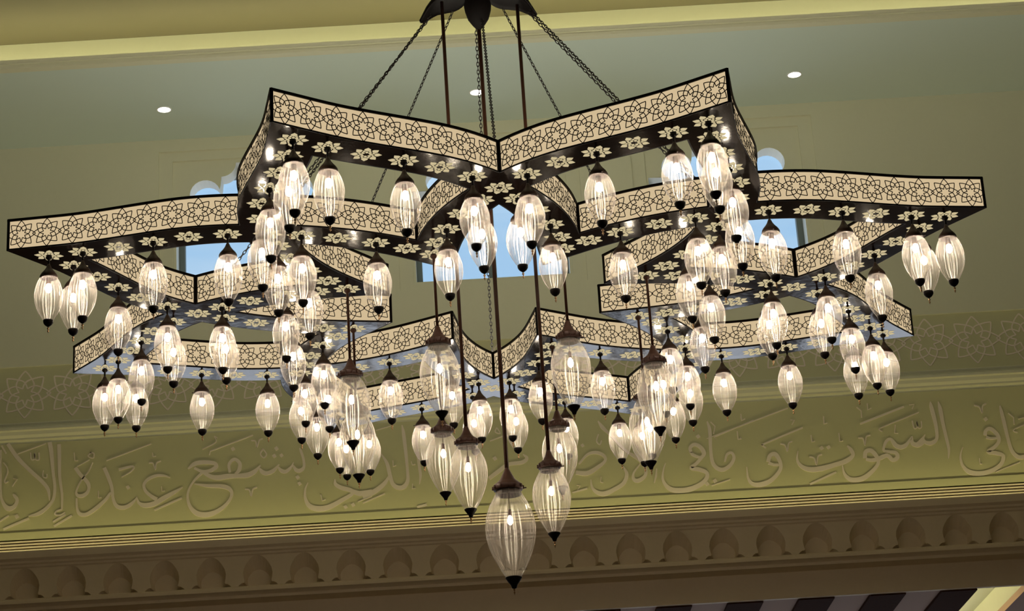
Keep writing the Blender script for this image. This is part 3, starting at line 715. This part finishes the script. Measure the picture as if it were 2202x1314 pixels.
# ------------------------------------------------------------------ pendants
def pendant(name, kind):
    root = empty(name)
    if kind == 'small':
        mb = MB(); mb.lathe([(.001, 0), (.012, -.004), (.015, -.010), (.012, -.017), (.005, -.021), (.0042, -.042)], 10)
        obj('hanging_stem', mb.mesh('hanging_stem', M['bronze_dull'], True), root)
        mb = MB(); mb.lathe([(.004, -.040), (.008, -.048), (.013, -.060), (.022, -.073), (.032, -.084), (.038, -.094), (.040, -.102), (.038, -.106), (.030, -.106)], 16)
        mb.box(.036, .050, -.002, .002, -.104, -.100)
        obj('cap', mb.mesh('cap', M['cap_metal'], True), root)
        mb = MB(); prof = catmull([(.034, -.103), (.044, -.116), (.053, -.138), (.0600, -.165), (.0622, -.190), (.0595, -.218), (.052, -.245), (.0405, -.270), (.029, -.290), (.020, -.303)], 2)
        mb.lathe(prof, 104, flute=.03, nf=26, cap=False)
        obj('glass_shade', mb.mesh('glass_shade', M['glass_s'], True), root)
        mb = MB(); mb.lathe([(.011, -.104), (.011, -.130), (.006, -.134)], 10)
        obj('socket', mb.mesh('socket', M['socket'], True), root)
        mb = MB(); mb.lathe([(.005, -.132), (.011, -.140), (.0145, -.150), (.0135, -.161), (.0085, -.169), (.002, -.173)], 8)
        obj('bulb', mb.mesh('bulb', M['bulb']), root)
        mb = MB(); mb.lathe([(.021, -.298), (.0225, -.303), (.021, -.312), (.015, -.321), (.007, -.327), (.003, -.330)], 14)
        fin = obj('bottom_cap', mb.mesh('bottom_cap', M['bronze_dull'], True), root)
        mb = MB(); mb.lathe([(.0025, -.328), (.003, -.333), (.006, -.337), (.0022, -.342), (.002, -.345), (.005, -.349), (.0015, -.354), (.001, -.358)], 8)
        obj('bead', mb.mesh('bead', M['brass'], True), fin)
    else:
        if kind == 'medium': g, zrim, rod, rw, gw, bl = 1.0, -.408, .0, .052, .0875, .32
        elif kind == 'long': g, zrim, rod, rw, gw, bl = 1.0, -.0, 0, .052, .0875, .32
        else: g, zrim, rod, rw, gw, bl = 1.32, 0, 0, .068, .1145, .42
        if kind == 'medium':
            mb = MB(); mb.lathe([(.001, 0), (.014, -.004), (.016, -.010), (.012, -.018), (.0062, -.022), (.0062, zrim+.066)], 10)
            obj('rod', mb.mesh('rod', M['copper'], True), root)
        mb = MB(); z = zrim; s = rw/.052
        mb.lathe([(.0085, z+.070*s), (.012, z+.062*s), (.018*s, z+.044*s), (.027*s, z+.027*s), (.040*s, z+.015*s), (rw-.003, z+.010), (rw, z+.006), (rw, z-.012), (rw-.004, z-.016), (rw-.012, z-.016)], 24)
        for q in range(12):
            a = q*math.pi/6; mb.box((rw+.002)*math.cos(a)-.0035, (rw+.002)*math.cos(a)+.0035, (rw+.002)*math.sin(a)-.0035, (rw+.002)*math.sin(a)+.0035, z-.012, z+.004)
        mb.box(rw, rw+.016, -.0025, .0025, z-.010, z-.005)
        obj('cap', mb.mesh('cap', M['socket'], True), root)
        mb = MB(); mb.lathe([(rw-.010, z-.012), (rw-.009, z-.030*s), (rw-.012, z-.030*s), (rw-.013, z-.012)], 24, flute=.03, nf=12, cap=False)
        obj('collar', mb.mesh('collar', M['cap_metal']), root)
        base = [(.043, -.014), (.0475, -.026), (.058, -.045), (.072, -.072), (.083, -.105), (.0875, -.142), (.0855, -.178), (.077, -.215), (.063, -.250), (.047, -.283), (.034, -.305), (.024, -.322)]
        fx, fz = gw/.0875, bl/.32
        mb = MB(); mb.lathe(catmull([(r*fx, zrim+zz_*fz) for r, zz_ in base], 2), 96, flute=.03, nf=24, cap=False)
        obj('glass_shade', mb.mesh('glass_shade', M['glass_l'], True), root)
        mb = MB(); zb_ = zrim - .105*fz
        mb.tube([(0, 0, zrim-.01), (0, 0, zb_+.03)], .0018, 6); mb.lathe([(.006, zb_+.034), (.0075, zb_+.030), (.0075, zb_+.006), (.004, zb_+.003)], 8)
        obj('socket', mb.mesh('socket', M['socket'], True), root)
        mb = MB(); mb.lathe([(.004, zb_+.003), (.0095, zb_-.006), (.0125, zb_-.018), (.0105, zb_-.030), (.003, zb_-.038)], 8)
        obj('bulb', mb.mesh('bulb', M['bulb_big']), root)
        z = zrim - .318*fz
        mb = MB(); mb.lathe([(.024*fx, z+.002), (.029*fx, z-.001), (.028*fx, z-.005), (.020*fx, z-.016*fz), (.012*fx, z-.026*fz), (.0075*fx, z-.038*fz), (.003, z-.040*fz)], 16)
        fin = obj('bottom_cap', mb.mesh('bottom_cap', M['bronze_dull'], True), root)
        z -= .040*fz
        mb = MB(); mb.lathe([(.003, z+.002), (.006, z-.004), (.0025, z-.009), (.002, z-.013), (.005, z-.017), (.0015, z-.023), (.001, z-.029)], 8)
        obj('bead', mb.mesh('bead', M['brass'], True), fin)
    return root

# plain names for the eight outer points (half-step k+.5), the eight crossings (k) and inner points, as they stand in the photo
TIPN = {0: 'upper left', 1: 'far left', 2: 'lower left', 3: 'rear left', 4: 'rear right', 5: 'lower right', 6: 'far right', 7: 'upper right'}
CRN = {0: 'front', 1: 'front-left', 2: 'left', 3: 'rear-left', 4: 'rear', 5: 'rear-right', 6: 'right', 7: 'front-right'}
small = pendant('pendant_lamp', 'small')
first = [True]
rnd = random.Random(4)
def put(k, u, v, label, group):
    if first[0]: o = small; first[0] = False
    else: o = copy_tree(small)
    o.location = world_pos(k, u, v); o.rotation_euler = (0, 0, rnd.uniform(0, 6.28))
    tag(o, label, 'pendant lamp', group)
GS = 'small fluted glass pendants under the chandelier frame'
for k in range(8):
    a = k; T = TIPN[k]
    c22, s22 = math.cos(R(22.5)), math.sin(R(22.5))
    put(k, TIPO[0], TIPO[1], 'small fluted glass pendant at the very end of the %s star point' % T, GS)
    for side, tk in ((1, k), (-1, (k+7) % 8)):
        T2 = TIPN[tk].replace(' ', '-'); c = CRN[k]
        for w_, (u, v) in zip(('small glass pendant next to the %s crossing, towards the %s point' % (c, T2),
                               'small glass pendant halfway between the %s crossing and the %s point' % (c, T2),
                               'small glass pendant beside the %s point on its %s-crossing side' % (T2, c)), [(q[0], q[1]) for q in OUTR if q[2]]):
            put(k, u, side*v, w_, GS)
        for w_, (u, v) in zip(('small glass pendant just inside the %s crossing, towards the %s inner corner' % (c, T2),
                               'small glass pendant beside the %s inner corner on its %s-crossing side' % (T2, c)), [(q[0], q[1]) for q in INR if q[2]]):
            put(k, u, -side*v, w_, GS)
med = pendant('pendant_lamp_on_rod', 'medium')
med.name = 'rod_pendant_lamp'
for k in range(8):
    o = med if k == 0 else copy_tree(med)
    o.location = world_pos(k, TIPI[0], TIPI[1]); o.rotation_euler = (0, 0, rnd.uniform(0, 6.28))
    tag(o, 'larger glass pendant on a copper rod under the %s inner corner of the star' % TIPN[k], 'pendant lamp', 'larger pendants on rods under the inner corners')
# two on long rods and the biggest in the centre, hung from the canopy
def rod_pendant(name, kind, x, y, z, ztop, r, label, grp):
    root = pendant(name, kind); root.location = (x, y, z)
    s = 1.0 if kind == 'long' else 1.32
    mb = MB(); mb.lathe([(r, .066*s), (r, ztop - z)], 12)
    obj('rod', mb.mesh('rod', M['copper'], True), root)
    tag(root, label, 'pendant lamp', grp)
rod_pendant('long_rod_pendant_lamp', 'long', -.176, -.04, -.690, 1.56, .0085, 'clear glass pendant on a long copper rod, left of the big centre one', 'clear pendants on long rods from the canopy')
rod_pendant('long_rod_pendant_lamp', 'long', .197, .04, -.803, 1.56, .0085, 'clear glass pendant on a long copper rod, right of the big centre one', 'clear pendants on long rods from the canopy')
rod_pendant('centre_pendant_lamp', 'big', .0, .0, -.905, 1.55, .0095, 'biggest clear fluted glass pendant hanging lowest in the centre', 'clear pendants on long rods from the canopy')
for o in bpy.data.objects:
    if o.name.startswith('centre_pendant_lamp'): o.name = 'large_pendant_lamp'

# ------------------------------------------------------------------ canopy and chains
can = empty('canopy', (0, 0, 1.56)); tag(can, 'dark metal ceiling canopy with curved petals above the chandelier', 'canopy')
mb = MB(); mb.lathe([(.004, -.16), (.010, -.145), (.030, -.12), (.052, -.085), (.064, -.045), (.068, -.01), (.060, .03), (.050, .16), (.035, .22), (.024, .25), (.024, 2.55)], 24)
obj('hub', mb.mesh('hub', M['canopy_black'], True), can)
for k in range(4):
    a0 = math.pi*k/2
    if k == 1: continue
    mb = MB(); vs = []; nu, nv = 14, 10
    for i in range(nu+1):
        r = .04 + .252*i/nu
        z = float(np.interp(r, [.04, .12, .18, .226, .26, .292], [1.625, 1.622, 1.612, 1.590, 1.545, 1.483])) - 1.56
        fm_ = 45.0 if r < .12 else 45.0*max(.012, 1-((r-.12)/.172))**.8
        for j in range(nv+1):
            q = -1 + 2*j/nv; a = a0 + R(fm_)*q
            vs.append((r*math.cos(a), r*math.sin(a), z - .050*q*q*min(1, r/.16)*(1-i/nu)**.3))
    n0 = len(vs); vs += [(x*.98, y*.98, z-.010) for x, y, z in vs]
    fs = []
    for i in range(nu):
        for j in range(nv):
            b0 = i*(nv+1)+j; fs.append((b0, b0+nv+1, b0+nv+2, b0+1)); fs.append((n0+b0, n0+b0+1, n0+b0+nv+2, n0+b0+nv+1))
    for i in range(nu):
        for j in (0, nv):
            b0 = i*(nv+1)+j; fs.append((b0, b0+nv+1, n0+b0+nv+1, n0+b0))
    for j in range(nv):
        for b0 in (j, nu*(nv+1)+j): fs.append((b0, b0+1, n0+b0+1, n0+b0))
    mb.add(vs, fs); obj('petal', mb.mesh('petal', M['canopy_black'], True), can)

def chain_mesh(L):
    mb = MB(); pitch = .0205; n = int(L/pitch); w, l, r = .0058, .0135, .0022
    for i in range(n):
        c = pitch*(i+.5); pts = []
        for q in range(12):
            a = 2*math.pi*q/12; y = w*math.cos(a); z = l*math.sin(a)
            pts.append((y, 0, c+z) if i % 2 else (0, y, c+z))
        mb.tube(pts, r, 5, closed=True)
    return mb.mesh('chain', M['bronze_dull'], True)
STARTS = [(.018, -.03, 1.455), (-.232, -.035, 1.50), (-.232, .0, 1.505), (-.125, .045, 1.545), (-.014, .03, 1.445), (.125, .045, 1.545), (.248, .0, 1.495), (.256, -.035, 1.488)]
for k in range(8):
    e = world_pos(k, 1.30, 0, HH); st = Vector(STARTS[k]); v = e - st
    o = obj('support_chain', chain_mesh(v.length)); o.location = st
    o.rotation_euler = v.to_track_quat('Z', 'Y').to_euler()
    o.scale = (1, 1, 1)
    tag(o, 'thin dark link chain from the canopy down to the %s crossing of the frame' % CRN[k], 'chain', 'chains holding the chandelier frame')
